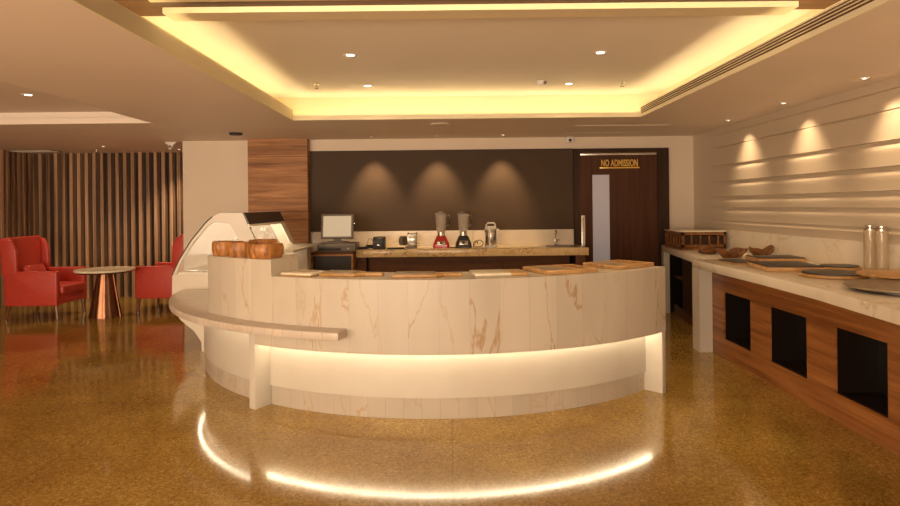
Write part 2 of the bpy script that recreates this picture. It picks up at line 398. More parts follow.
# wood clad column and dark board, splashback
t = thing('wood_column', 'floor to ceiling column clad in brown horizontal grain veneer', 'column', (-2.425, 8.82, 0))
MB().box(-.42, .42, -.08, .07, 0, ZC).build('cladding', 'colwood', t, smooth=False)
t = thing('wall_board', 'wide dark taupe board above the back counter', 'wall panel', (-.12, YB, 1.15))
MB().box(-1.90, 1.89, -.025, 0, 0, 1.145).build('board', 'board', t, smooth=False)
MB().box(-1.90, 1.89, -.032, -.0, 1.145, 1.155).build('edge_trim', 'darkwood', t, smooth=False)
t = tag(MB().box(-1.98, 1.76, YB-.03, YB-.001, .93, 1.149).build('splashback', 'backm', smooth=False), 'cream marble splashback behind the appliances', 'splashback')

# door
d1 = struct(MB().box(1.775, 1.84, YB-.05, YB, 0, 2.30).box(2.97, 3.13, YB-.05, YB, 0, 2.30).box(1.84, 2.97, YB-.05, YB, 2.255, 2.30).build('door_1', 'darkwood', smooth=False), 'dark red-brown door with narrow frosted pane')
lf = MB().box(1.84, 2.04, YB-.03, YB, 0, 2.255).box(2.285, 2.97, YB-.03, YB, 0, 2.255).box(2.04, 2.285, YB-.03, YB, 1.925, 2.255).box(2.04, 2.285, YB-.03, YB, 0, .5).build('door_leaf', 'doorwood', d1, smooth=False)
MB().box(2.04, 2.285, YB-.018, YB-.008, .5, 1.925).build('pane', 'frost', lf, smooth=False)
MB().box(1.866, 1.92, YB-.09, YB-.072, .45, 1.35, .004).box(1.88, 1.905, YB-.075, YB-.03, .55, .58).box(1.88, 1.905, YB-.075, YB-.03, 1.22, 1.25).build('handle', 'steel', lf)
MB().box(1.86, 2.95, YB-.07, YB-.03, 2.20, 2.235, .004).build('door_closer', 'steel', lf)

# access hatch outline in the ceiling
tag(MB().box(1.55, 2.7, 7.6, 7.61, ZC-.003, ZC+.001).box(1.55, 2.7, 8.35, 8.36, ZC-.003, ZC+.001).box(1.55, 1.56, 7.61, 8.35, ZC-.003, ZC+.001).box(2.69, 2.7, 7.61, 8.35, ZC-.003, ZC+.001).box(1.58, 2.67, 7.63, 8.33, ZC-.002, ZC).build('ceiling_hatch', 'ceil', smooth=False),
    'flush cream access hatch in the ceiling before the door', 'ceiling hatch')

# ================================================================== COVE LIGHTING
def strip(name, boxes, mat, label):
    m = MB()
    for b in boxes: m.box(*b)
    return tag(m.build(name, mat, smooth=False), label, 'light')
zl = ZC+.032
strip('cove_light', [(OX0-.10, OX0-.07, 1.8, OY1, zl, zl+.012)], 'coveled', 'hidden warm light strip along the left side of the ceiling tray')
strip('cove_light', [(OX1+.07, OX1+.10, 1.8, OY1, zl, zl+.012)], 'coveled', 'hidden warm light strip along the right side of the ceiling tray')
strip('cove_light', [(OX0-.07, OX1+.07, OY1+.07, OY1+.10, zl, zl+.012)], 'coveled', 'hidden warm light strip along the far side of the ceiling tray')
bl = thing('cove_light', 'assumed slim warm light strip washing the crossing ceiling beam', 'light', (0, 3.64, ZU-.036))  # assumed strip, added to light the front face of the beam
MB().box(OX0+.005, OX1-.005, -.03, 0, -.02, 0).build('housing', 'cove', bl, smooth=False)
MB().box(OX0+.02, OX1-.02, 0, .006, -.017, -.003).build('diffuser', emit('assumed_beam_led', (1, .80, .42), 13.), bl, smooth=False)
# linear air grille in the right lip
gr = thing('air_grille', 'long slotted air grille set in the right lip of the ceiling tray', 'vent', (OX1-.02, 0, ZC))
MB().box(.004, .016, OY0, OY1, .035, LH-.01).build('backing', 'cabwood', gr, smooth=False)
for k in range(3): MB().box(-.004, .008, OY0, OY1, .047+k*.02, .053+k*.02).build('blade', 'cove', gr, smooth=False)

# ================================================================== DOWNLIGHTS
def downlight(loc, power, size, blend, label, group, r=.045, rot=(0, 0, 0), rad=.03, col=WARM):
    t = thing('ceiling_light', label, 'ceiling light', loc, 0, group)
    MB().lathe([(r*.72, -.001), (r*.85, -.006), (r*1.25, -.006), (r*1.3, 0), (r*.72, 0)], n=24).build('trim_ring', 'sensor', t)
    MB().lathe([(0, -.002), (r*.78, -.002), (r*.78, .0), (0, 0)], n=24).build('lens', 'lamp', t)
    spot(t, (0, 0, -.02), power, size, blend, rot, col, rad)
    return t
for x, y, l in ((-.82, 5.18, 'near left'), (-.85, 6.5, 'far left'), (1.27, 5.18, 'near right'), (1.26, 6.5, 'far right')):
    downlight((x, y, ZU), 40, 120, .8, f'round recessed downlight, {l} of the four in the lit ceiling tray', 'downlights in the ceiling tray', rad=.05)
downlight((-4.07, 6.0, 2.62), 22, 120, .8, 'round recessed downlight in the raised lounge ceiling at the left', None, rad=.05)
for x, l in ((-1.07, 'leftmost'), (-.17, 'middle'), (.74, 'rightmost')):
    downlight((x, 8.52, ZC), 75, 62, .9, f'tiny spotlight washing the dark board, {l} of the three', 'spotlights before the dark board', .018, rot=(R(20), 0, 0))
for y, l in ((7.24, 'above the far buffet'), (6.04, 'above the slate boards'), (4.86, 'nearest one in view'), (3.6, 'nearest the photographer, out of the picture')):
    downlight((3.26, y, ZC), 32, 84, 1.0, f'small spotlight washing the grooved wall, {l}', 'spotlights along the grooved wall', .024, rot=(0, R(-19), 0))
for x, y, p, l in ((-5.3, 9.5, 45, 'middle'), (-6.5, 8.7, 25, 'left'), (-4.4, 10.1, 75, 'right')):
    downlight((x, y, ZC), p, 110, .8, f'small recessed lounge downlight before the slat screen, {l} of the three', 'lounge downlights', .022)
# ceiling lamps added as general fill in the unseen front half of the room
for x, y, l in ((-5.6, 3.2, 'over the lounge tray'), (-3.9, .5, 'front left'), (-1, -.6, 'near the assumed shopfront'), (2.7, .2, 'front right'), (2.85, 2.4, 'over the near buffet end')):
    downlight((x, y, ZC if not (LX0 < x < LX1 and LY0 < y < LY1) else 2.62), 38, 140, .9, f'round recessed fill downlight added in the unseen front half of the room, {l}', 'added front room fill lights', rad=.06)

# ================================================================== BAR COUNTER
BX, BY = -.085, 6.8
bar = thing('bar_counter', 'large curved cream marble bar glowing from a recessed light strip', 'bar counter', (BX, BY, 0))
RO, RI = 2.59, 2.10
o = MB().arc(RI+.02, 2.43, 0, .15, -80, 42.6, 90).build('plinth', 'plinm', bar); o['label'] = 'marble stave plinth'
o = MB().arc(RI+.02, 2.44, .15, .60, -80, -32.2, 50).arc(RI+.02, 2.445, .15, .525, -32.2, 42.6, 80).build('recess_panel', 'white', bar); o['label'] = 'white glowing recessed band'
MB().arc(RI, RO, .525, 1.0, -33, 43.7, 90).arc(2.57, RO-.0005, .487, .525, -33, 43.7, 90).build('front_panel', 'barm', bar)
MB().arc(2.12, RO, .60, 1.12, -46.6, -33, 24, .004).arc(2.30, RO, 1.0, 1.12, -33, -28.2, 10).build('raised_shelf', 'barm', bar)
MB().arc(RI, 2.30, .60, .9, -80, -46.7, 40).build('back_counter', 'white', bar)
MB().arc(2.30, 2.74, .602, .66, -82, -14.2, 70, .01).build('tray_ledge', 'ledgem', bar)
for a0, a1, zt in ((-33.6, -32.1, .60), (42.4, 43.6, .525)):
    o = MB().arc(2.40, RO, 0, zt, a0, a1, 4, .004).build('end_leg', 'white', bar)
MB().arc(2.474, 2.489, .515, .5245, -32.0, 42.6, 80).build('light_strip', 'ledsoft', bar)
MB().arc(2.480, 2.490, .594, .600, -79, -34.2, 50).build('light_strip', 'led', bar)

# things on the bar --------------------------------------------------
def on_bar(ang, r): a = R(ang); return BX+r*math.sin(a), BY-r*math.cos(a)
def hewn(name, r, h, lab, loc, seed, n=14):
    rnd = random.Random(seed); ph = [rnd.uniform(0, 6.28) for _ in range(4)]
    wob = lambda a, z: 1+.06*math.sin(3*a+ph[0])+.04*math.sin(5*a+ph[1])+.05*abs(math.sin(n*a/2+ph[2]))
    m = MB().lathe([(0, 0), (r*.86, 0), (r*.98, h*.35), (r, h*.7), (r*.93, h), (r*.80, h*1.0), (r*.70, h*.55), (r*.5, h*.4), (0, h*.38)], n=56, wob=wob)
    o = m.build(name, 'bowl'); o.location = loc; tag(o, lab, 'bowl', 'hewn wooden bowls on the raised bar shelf'); return o
for ang, r, rad, h, lab, sd in ((-45.0, 2.46, .122, .11, 'chunky hewn wooden bowl at the left end of the raised bar shelf', 1),
                            (-32.8, 2.46, .13, .108, 'chunky hewn wooden bowl at the right end of the raised bar shelf', 2),
                            (-38.9, 2.475, .10, .112, 'smaller hewn wooden bowl at the front between the two larger ones', 4),
                            (-40.2, 2.245, .11, .12, 'hewn wooden bowl standing behind the others on the raised shelf', 6)):
    x, y = on_bar(ang, r); hewn('wooden_bowl', rad, h, lab, (x, y, 1.121), sd)

def rect_tilt(o, loc, rz): o.location = loc; o.rotation_euler = (0, 0, rz)
def paddle(loc, rz, L, W, mat, lab, hl=.13, seed=0, top=None):
    t = thing('serving_board', lab, 'serving board', loc, rz, 'serving boards on the bar')
    m = MB().prism([(-L/2, -W/2), (L/2-.05, -W/2), (L/2, -.03), (L/2+hl-.01, -.024), (L/2+hl, -.015), (L/2+hl, .015), (L/2+hl-.01, .024), (L/2, .03), (L/2-.05, W/2), (-L/2, W/2)], 0, .022, 'z', .004)
    m.build('board', mat, t)
    if top: MB().box(-L/2+.012, L/2-.07, -W/2+.012, W/2-.012, .022, .028, .002).build('slate_inlay', top, t)
    return t
# white marble-and-wood board next to the raised shelf
t = thing('serving_board', 'pale rectangular board with a thin red-brown edge beside the raised shelf', 'serving board', (*on_bar(-24.5, 2.41), 1.001), R(-24), 'serving boards on the bar')
MB().box(-.135, .135, -.11, .11, .008, .022, .003).build('board', 'pale', t)
MB().box(-.133, .133, -.108, .108, 0, .008).build('underside', 'rim', t)
t2 = paddle((*on_bar(-16.9, 2.36), 1.001), R(-14), .33, .20, 'rim', 'brown paddle board with slate top, left of the two with a handle', top='slateg')
t3 = paddle((*on_bar(-3.4, 2.38), 1.001), R(-1), .36, .20, 'rim', 'brown paddle board with slate top, right of the two with a handle', top='slateg')
t = thing('serving_board', 'pale marble board with a light wooden end piece', 'serving board', (*on_bar(10.6, 2.33), 1.001), R(8), 'serving boards on the bar')
MB().box(-.19, .07, -.13, .13, 0, .022, .004).build('marble_slab', 'pale', t)
MB().box(.07, .19, -.13, .13, 0, .020, .004).build('wood_end', 'oak', t)
def framed(loc, rz, L, W, lab):
    t = thing('serving_tray', lab, 'serving tray', loc, rz, 'framed wooden trays on the bar')
    MB().box(-L/2, L/2, -W/2, W/2, 0, .014, .003).box(-L/2, L/2, -W/2, -W/2+.03, .014, .03, .003).box(-L/2, L/2, W/2-.03, W/2, .014, .03, .003) \
        .box(-L/2, -L/2+.03, -W/2+.03, W/2-.03, .014, .03, .003).box(L/2-.03, L/2, -W/2+.03, W/2-.03, .014, .03, .003).build('frame', 'oak', t)
    MB().box(-L/2+.032, .03, -W/2+.032, W/2-.032, .014, .024).build('slate_inlay', 'slateg', t)
    MB().box(.03, .055, -W/2+.03, W/2-.03, .014, .03, .002).build('divider', 'oak', t)
    return t
framed((*on_bar(23.0, 2.32), 1.001), R(22), .44, .36, 'framed wooden tray with grey slate inlay, left of the two on the bar')
framed((*on_bar(38.4, 2.31), 1.001), R(36), .44, .36, 'framed wooden tray with grey slate inlay at the right end of the bar')

# ================================================================== DISPLAY CASE
cs = thing('display_case', 'cream curved-glass pastry display case left of the bar', 'display case', (0, 6.5, 0))
outer = [(-2.62, .0), (-2.62, .10), (-2.70, .22), (-2.84, .335), (-2.905, .45), (-2.925, .60), (-2.915, .80), (-2.84, .965), (-2.71, 1.17), (-2.55, 1.36), (-2.49, 1.41), (-2.42, 1.452), (-2.18, 1.452), (-2.03, 1.13), (-1.95, 1.0), (-1.95, 0)]
inner = [(-2.885, .815), (-2.815, .965), (-2.69, 1.15), (-2.55, 1.315), (-2.50, 1.345), (-2.45, 1.35), (-2.32, 1.34), (-2.275, 1.28), (-2.13, 1.0), (-2.06, .815)]
for y0 in (0, 1.36):
    lower = [p for p in outer if p[1] <= .8] + [(-1.95, .80)]
    lower = [(-2.62, 0), (-2.62, .10), (-2.70, .22), (-2.84, .335), (-2.905, .45), (-2.925, .60), (-2.918, .81), (-1.95, .81), (-1.95, 0)]
    m = MB().prism(lower, y0, y0+.04, 'y')
    # frame ring around the window, as quads between outer and inner outline
    oo = [(-2.918, .81), (-2.84, .965), (-2.71, 1.17), (-2.55, 1.36), (-2.49, 1.41), (-2.42, 1.452), (-2.18, 1.452), (-2.15, 1.39), (-2.03, 1.13), (-1.95, .81)]
    for k in range(len(oo)-1):
        m.prism([oo[k], oo[k+1], inner[k+1], inner[k]], y0, y0+.04, 'y')
    e = m.build('end_panel', 'case', cs)
    MB().prism(inner, y0+.015, y0+.022, 'y').build('side_glass', 'glass', e)
body = [(-2.62, .12), (-2.70, .22), (-2.84, .335), (-2.905, .45), (-2.925, .60), (-2.918, .80), (-1.96, .80), (-1.96, .0), (-2.5, .0), (-2.5, .12)]
MB().prism(body, .04, 1.36, 'y').build('body', 'case', cs)
MB().box(-2.58, -2.0, .05, 1.35, 0, .11).build('kick_base', 'caseb', cs)
fg = [(-2.918, .80), (-2.84, .965), (-2.71, 1.17), (-2.55, 1.36), (-2.49, 1.41)]
fgi = [(x+.008, z-.004) for x, z in fg]
MB().prism(fg+fgi[::-1], .04, 1.36, 'y').build('front_glass', 'glass', cs)
for y_ in (0, 1.4): MB().tube([(x-.004, y_, z+.003) for x, z in fg], .006).build('glass_seal', 'plastic', cs)
MB().prism([(-2.49, 1.40), (-2.42, 1.452), (-2.18, 1.452), (-2.18, 1.43), (-2.42, 1.43)], .04, 1.36, 'y').build('top_cover', 'case', cs)
MB().prism([(-2.178, 1.452), (-2.16, 1.452), (-2.105, 1.33), (-2.125, 1.33)], .0, 1.38, 'y').build('rear_header', 'caseb', cs)
rf = MB().prism([(-2.125, 1.33), (-2.105, 1.33), (-1.985, 1.07), (-2.005, 1.07)], 1.18, 1.36, 'y').prism([(-2.125, 1.33), (-2.108, 1.33), (-2.095, 1.305), (-2.112, 1.305)], .0, 1.2, 'y')
rf.build('rear_door', 'tray', cs)
MB().box(-2.05, -1.68, .1, 1.40, 1.02, 1.045, .004).build('work_shelf', 'case', cs)
MB().box(-1.95, -1.78, 1.2, 1.38, 0, 1.02).build('shelf_support', 'case', cs)
MB().box(-2.88, -2.02, .05, 1.35, .80, .825).build('deck', 'tray', cs)
for k in range(4):
    MB().box(-2.84+k*.19, -2.70+k*.19, .10, 1.3, .83, .85, .004).build('tray', 'steel', cs)
MB().box(-2.62, -2.2, .08, 1.32, 1.06, 1.07).build('shelf', 'glass', cs)
MB().box(-2.40, -2.36, .06, 1.34, 1.405, 1.425).build('light_tube', emit('case_tube', (1, .86, .62), 30.), cs)

# ================================================================== BACK COUNTER AND TILL
bc = thing('back_counter', 'long back counter with thick golden marble top and dark wood front', 'counter', (0, 8.2, 0))
MB().box(-1.25, 1.83, 0, .67, .83, .93, .004).build('worktop', 'edgem', bc)
MB().box(-1.10, 1.60, .12, .60, .05, .83).build('front_panel', 'cabwood', bc, smooth=False)
for x in (-1.25, 1.66): MB().box(x, x+.13, .03, .60, 0, .83).build('leg', 'cabwood', bc, smooth=False)
for k in range(3): MB().box(-1.08+k*.9, -1.07+k*.9+.86, .108, .12, .10, .74).build('door', 'cabwood', bc, smooth=False)
# sink and tap
sk = thing('sink', 'shallow steel sink let into the right end of the back counter', 'sink', (1.50, 8.52, .931))
MB().box(-.22, .22, -.16, .16, 0, .004, .001).build('rim', 'steel', sk)
MB().box(-.19, .19, -.13, .13, .003, .006).build('basin', 'plastic', sk)
tp = thing('tap', 'slim chrome tap with curved spout behind the sink', 'tap', (1.48, 8.76, .931))
MB().lathe([(0, 0), (.026, 0), (.026, .012), (.014, .02), (.012, .10), (0, .10)], n=16).build('base', 'chrome', tp)
MB().tube([(0, 0, .08), (0, 0, .17), (.0, -.03, .205), (0, -.08, .21), (0, -.12, .19), (0, -.13, .165)], .009).build('spout', 'chrome', tp)
MB().tube([(.0, 0, .06), (.05, -.01, .085)], .007).build('lever', 'chrome', tp)

ps = thing('till_stand', 'wood-framed till stand with dark front panel beside the back counter', 'cabinet', (-1.53, 8.0, 0))
MB().box(-.27, .27, 0, .60, .89, .92, .003).build('top', 'cabwood', ps)
MB().box(-.27, -.25, 0, .60, 0, .89).box(.25, .27, 0, .60, 0, .89).box(-.235, .235, .58, .60, 0, .89).box(-.25, .25, 0, .04, .87, .89).build('frame', 'colwood', ps, smooth=False)
MB().box(-.25, .25, .02, .04, .05, .87).build('front_panel', 'plastic', ps, smooth=False)
cd = thing('cash_drawer', 'flat brown-grey cash drawer under the till monitor', 'cash drawer', (-1.48, 8.06, .921))
MB().box(-.26, .24, .02, .40, 0, .105, .006).build('case', 'grey', cd)
MB().box(-.24, .05, .012, .022, .018, .05, .003).box(-.24, .22, .014, .022, .06, .064).build('drawer_front', 'plastic', cd)
MB().lathe([(0, 0), (.008, 0), (.008, .006), (0, .006)], n=12).build('key_lock', 'steel', cd, loc=(.15, .02, .04), rot=(R(90), 0, 0))
mn = thing('till_monitor', 'square till monitor with a pale screen, its reflection put in as glow, on the cash drawer', 'monitor', (-1.50, 8.22, 1.027))
MB().box(-.14, .14, -.09, .10, 0, .018, .006).box(-.05, .05, .0, .04, .015, .09, .006).build('foot', 'grey', mn)
T = Matrix.Translation((0, -.02, .055)) @ Matrix.Rotation(R(-10), 4, 'X')
MB().box(-.215, .215, 0, .035, 0, .335, .01, 2, T).box(-.14, .14, .03, .07, .04, .28, .01, 2, T).build('housing', 'grey', mn)
MB().box(-.185, .185, -.003, .002, .03, .305, 0, 1, T).build('screen', 'screen', mn)
MB().box(.215, .235, .01, .02, .20, .215, .002, 2, T).build('card_slot', 'steel', mn)

def cable(name, pts, r, lab, mat='plastic', cat='cable'):
    # smooth by Catmull-Rom
    P = [Vector(p) for p in pts]; P = [P[0]]+P+[P[-1]]; out = []
    for i in range(1, len(P)-2):
        for k in range(6):
            t = k/6; a, b, c, d = P[i-1], P[i], P[i+1], P[i+2]
            out.append(.5*((2*b)+(c-a)*t+(2*a-5*b+4*c-d)*t*t+(3*b-a-3*c+d)*t**3))
    out.append(P[-2]); return tag(MB().tube(out, r, 6).build(name, mat), lab, cat)
cable('cable', [(-1.20, 8.64, .939), (-1.17, 8.7, .97), (-1.15, 8.76, 1.05), (-1.10, 8.78, 1.02), (-1.07, 8.7, .945), (-1.0, 8.62, .94)], .005, 'thin dark cable looping between till and receipt printer', 'grey')
hs = thing('barcode_scanner', 'small dark hand scanner lying right of the cash drawer', 'scanner', (-1.125, 8.36, .933), R(25))
MB().box(-.12, .02, -.02, .02, 0, .03, .008).build('grip', 'plastic', hs); MB().box(.0, .09, -.035, .035, .008, .055, .012).build('head', 'plastic', hs)
pr = thing('receipt_printer', 'boxy black receipt printer on the back counter', 'printer', (-.965, 8.42, .931))
MB().prism([(-.09, 0), (-.09, .12), (-.05, .155), (.10, .155), (.10, 0)], -.08, .08, 'x', .008).build('body', 'plastic', pr)
MB().box(-.075, .075, -.05, .06, .150, .163, .004).build('cover', 'grey', pr)
MB().box(-.02, .02, -.093, -.088, .045, .062, .002).build('badge', 'steel', pr)
sc = thing('ticket_machine', 'chrome and black upright ticket machine between printer and red blender', 'machine', (-.57, 8.45, .931))
MB().box(-.04, .11, -.06, .08, 0, .03, .006).build('base', 'grey', sc)
MB().box(-.02, .12, -.02, .05, .03, .20, .01).build('body', 'steel', sc)
MB().box(-.005, .105, -.028, -.018, .13, .165, .003).build('display', 'pale', sc)
MB().prism([(-.01, .18), (.12, .18), (.12, .215), (.105, .215), (.105, .2), (.005, .2), (.005, .215), (-.01, .215)], -.01, .02, 'y').build('paper_guide', 'plastic', sc)
MB().lathe([(0, -.03), (.065, -.03), (.065, .03), (0, .03)], n=20).build('roll_drum', 'grey', sc, loc=(-.075, .02, .10), rot=(R(90), 0, R(60)))
MB().lathe([(0, 0), (.018, 0), (.018, .03), (0, .03)], n=12).build('knob', 'steel', sc, loc=(.125, .0, .05), rot=(0, R(90), 0))
kb = tag(MB().box(-.13, .1, -.05, .05, 0, .02, .006).build('keypad', 'plastic'), 'flat black keypad lying before the ticket machine', 'keypad'); kb.location = (-.72, 8.33, .931); kb.rotation_euler = (0, 0, R(12))
def blender(loc, mat, lab):
    t = thing('blender', lab, 'blender', loc, 0, 'blenders on the back counter')
    f = lambda hw, hd: [(-hw, -hd), (hw, -hd), (hw, hd), (-hw, hd)]
    b = bmesh.new(); rings = []
    for hw, hd, z in ((.100, .09, 0), (.103, .092, .015), (.098, .088, .05), (.068, .066, .115), (.058, .058, .14)):
        rings.append([b.verts.new((hw*sx*q, hd*sy*p, z)) for sx, sy, q, p in ((-1, -1, .75, 1), (1, -1, .75, 1), (1, -1, 1, .7), (1, 1, 1, .7), (1, 1, .75, 1), (-1, 1, .75, 1), (-1, 1, 1, .7), (-1, -1, 1, .7))])
    for A, B in zip(rings, rings[1:]):
        for k in range(8): b.faces.new((A[k], A[(k+1) % 8], B[(k+1) % 8], B[k]))
    b.faces.new(rings[0][::-1]); b.faces.new(rings[-1])
    m = MB(); m.merge(b); m.build('base', mat, t)
    T = Matrix.Translation((0, -.086, .055)) @ Matrix.Rotation(R(-20), 4, 'X')
    MB().box(-.055, .055, -.006, .01, -.02, .03, .006, 2, T).build('control_plate', 'steel', t)
    MB().lathe([(0, 0), (.016, 0), (.016, .012), (0, .014)], n=14).build('knob', 'plastic', t, loc=(0, -.092, .06), rot=(R(75), 0, 0))
    MB().lathe([(.045, .14), (.05, .145), (.05, .19), (.055, .195), (0, .195)], n=20).build('jar_collar', 'steel', t)
    MB().lathe([(.052, .195), (.06, .21), (.075, .40), (.078, .405), (.073, .405), (.056, .215), (.0, .205)], n=28).build('jar', 'jugglass', t)
    MB().tube([(.07, 0, .385), (.105, 0, .39), (.11, 0, .36), (.105, 0, .28), (.065, 0, .26)], .008).build('jar_handle', 'grey', t)
    MB().lathe([(0, .44), (.03, .44), (.033, .425), (.07, .42), (.08, .405), (0, .405)], n=24).build('lid', 'grey', t)
    MB().lathe([(0, .20), (.03, .202), (.035, .212), (0, .22)], n=10).build('blade', 'chrome', t)
    t.scale = (1.08, 1.08, 1.13)
    return t
b1 = blender((-.125, 8.50, .931), 'redp', 'tall jug blender with a bright red base on the back counter')
b2 = blender((.18, 8.52, .931), 'plastic', 'tall jug blender with a black base right of the red one')
cable('cable', [(.31, 8.44, .939), (.34, 8.48, .99), (.40, 8.48, 1.03), (.45, 8.49, .99), (.42, 8.49, .945), (.34, 8.49, .94), (.31, 8.5, .98), (.36, 8.5, 1.02), (.38, 8.5, .97)], .006, 'black power cable coiled beside the black blender')
cable('cable', [(-.03, 8.47, .937), (.02, 8.44, .937), (.08, 8.45, .937)], .006, 'short black cable between the two blenders')
kt = thing('kettle', 'white and steel soy milk kettle with a loop handle on top', 'kettle', (.555, 8.5, .931))
MB().lathe([(0, 0), (.088, 0), (.092, .02), (.085, .03), (0, .03)], n=28).build('base', 'sensor', kt)
MB().lathe([(.078, .03), (.08, .035), (.08, .235), (.078, .24), (0, .24)], n=28).build('body', 'steel', kt)
MB().lathe([(.082, .24), (.084, .25), (.078, .275), (.06, .285), (0, .285)], n=28).build('lid', 'sensor', kt)
MB().tube([(-.06, 0, .27), (-.06, 0, .31), (-.045, 0, .33), (.045, 0, .33), (.06, 0, .31), (.06, 0, .27)], .012).build('top_handle', 'sensor', kt)
MB().box(.075, .115, -.02, .02, .05, .25, .01).build('side_handle', 'sensor', kt)
MB().box(-.03, -.01, -.092, -.07, .03, .24, .004).build('front_rib', 'sensor', kt)
MB().box(-.07, .115, -.085, .0, .0, .0).build('foot_ring', 'plastic', kt) if False else None

# ================================================================== RIGHT BUFFET COUNTERS
nb = thing('buffet_counter', 'near buffet counter with white stone top and orange-brown wood front', 'counter', (0, 0, 0))
MB().prism([(1.95, .8), (XR-.005, .8), (XR-.005, 6.42), (2.50, 6.42), (2.495, 5.0), (2.47, 4.2), (2.38, 3.28), (2.2, 2.2)], .84, .92, 'z', .003).build('worktop', 'ctrtop', nb)
MB().prism([(2.50, 6.24), (2.63, 6.24), (2.63, 6.42), (2.50, 6.42)], 0, .84, 'z').build('end_leg', 'white', nb)
XF = 2.63
nich = [(5.99, 5.45), (5.13, 4.59), (4.26, 3.74), (3.41, 2.88), (2.55, 2.02)]
fr = MB(); prev = 6.24
zt, zb = .645, .19
for a, b in nich:
    fr.box(XF, XF+.02, a, prev, 0, .84); fr.box(XF, XF+.02, b, a, 0, zb); fr.box(XF, XF+.02, b, a, zt, .84); prev = b
fr.box(XF, XF+.02, .8, prev, 0, .84)
fr.build('wood_front', 'ctrwood', nb, smooth=False)
for a, b in nich:
    nn = MB().box(XF+.02, XF+.025, b, a, zb, zt).box(XF+.40, XF+.41, b, a, zb, zt) if False else MB()
    nn.box(XF+.30, XF+.31, b-.02, a+.02, zb-.02, zt+.02).box(XF+.02, XF+.30, b-.02, b, zb-.02, zt+.02).box(XF+.02, XF+.30, a, a+.02, zb-.02, zt+.02)
    nn.box(XF+.02, XF+.30, b, a, zb-.02, zb).box(XF+.02, XF+.30, b, a, zt, zt+.02)
    nn.build('niche', 'niche', nb, smooth=False)
MB().box(XF+.35, XR-.01, .8, 6.24, 0, .84).build('carcass', 'niche', nb, smooth=False)
fb = thing('buffet_counter', 'far buffet counter in white stone with open dark shelves by the door', 'counter', (0, 0, 0))
MB().prism([(2.63, 6.44), (XR-.01, 6.44), (XR-.01, 8.7), (2.96, 8.7)], .84, .92, 'z', .003).build('worktop', 'ctrtop', fb)
MB().prism([(2.93, 8.52), (3.01, 8.52), (3.03, 8.7), (2.96, 8.7)], 0, .84, 'z').build('end_leg', 'white', fb)
def fx(y): return 2.76+(y-6.44)*.147
MB().prism([(fx(6.46), 6.46), (fx(6.46)+.02, 6.46), (fx(8.0)+.02, 8.0), (fx(8.0), 8.0)], .12, .84, 'z').build('door', 'darkwood', fb, smooth=False)
MB().prism([(fx(6.46), 6.46), (fx(6.46)+.02, 6.46), (fx(8.52)+.02, 8.52), (fx(8.52), 8.52)], 0, .12, 'z').build('plinth', 'cabwood', fb, smooth=False)
MB().prism([(fx(8.0), 8.0), (fx(8.0)+.14, 8.01), (fx(8.52)+.14, 8.51), (fx(8.52), 8.51)], .50, .515, 'z').build('shelf', 'cabwood', fb, smooth=False)
MB().prism([(fx(6.46)+.14, 6.46), (XR-.02, 6.46), (XR-.02, 8.51), (fx(8.52)+.14, 8.51)], 0, .84, 'z').build('carcass', 'niche', fb, smooth=False)
MB().box(3.015, XR-.02, 8.515, 8.53, 0, .838).build('side_panel', 'niche', fb, smooth=False)
sb = tag(MB().box(XR-.014, XR-.002, .8, 8.1, .92, 1.16).build('splashback', 'ctrtop', smooth=False), 'cream marble splashback along the grooved right wall', 'splashback')

ZT = .921
# slatted wooden crate
ct = thing('wooden_crate', 'slatted wooden crate stand with a glass top at the far end', 'crate', (2.885, 7.72, ZT))
m = MB(); W_, D_ = .55, .62
m.box(0, W_, 0, D_, 0, .02)
for (x, y) in ((0, 0), (W_-.03, 0), (0, D_-.03), (W_-.03, D_-.03)): m.box(x, x+.03, y, y+.03, .02, .22)
for z in (.03, .185): m.box(0, W_, 0, .018, z, z+.035).box(0, .018, 0, D_, z, z+.035).box(W_-.018, W_, 0, D_, z, z+.035).box(0, W_, D_-.018, D_, z, z+.035)
for k in range(1, 5): m.box(k*.11, k*.11+.02, 0, .016, .06, .19)
for k in range(1, 6): m.box(0, .016, k*.1, k*.1+.025, .06, .19)
m.build('frame', 'bowld', ct, smooth=False)
MB().box(.02, W_-.02, .02, D_-.02, .02, .17).build('lining', 'darkwood', ct, smooth=False)
MB().box(-.005, W_+.005, -.005, D_+.005, .222, .236, .002).build('glass_top', 'pale', ct)

def leaf(loc, rz, L, W, h, seed, lab):
    rnd = random.Random(seed); ph = [rnd.uniform(0, 6.28) for _ in range(3)]
    wob = lambda a, z: 1+.05*math.sin(3*a+ph[0])+.05*math.sin(7*a+ph[1])
    m = MB().lathe([(0, 0), (.55, 0), (.9, h*.6), (1.0, h), (.93, h), (.8, h*.55), (.45, .012), (0, .012)], n=48, wob=wob, sx=L/2, sy=W/2)
    for v in m.bm.verts:
        r = math.hypot(v.co.x/(L/2), v.co.y/(W/2)); a = math.atan2(v.co.y, v.co.x)
        if v.co.z > h*.3: v.co.z += h*(.35*math.cos(2*a)+.12*math.sin(5*a+ph[2]))*min(1, r)
    o = m.build('leaf_bowl', 'bowld'); o.location = loc; o.rotation_euler = (0, 0, rz)
    return tag(o, lab, 'bowl', 'carved wooden leaf bowls on the buffet')
leaf((2.985, 7.18, ZT), R(75), .50, .22, .055, 3, 'shallow carved wooden leaf bowl directly before the slatted crate')
leaf((2.98, 6.58, ZT), R(25), .40, .22, .075, 5, 'deep carved wooden leaf bowl, middle of the three near the crate')
leaf((3.32, 6.62, ZT), R(15), .28, .2, .085, 8, 'carved wooden leaf bowl nearest the grooved wall beside the slate boards')
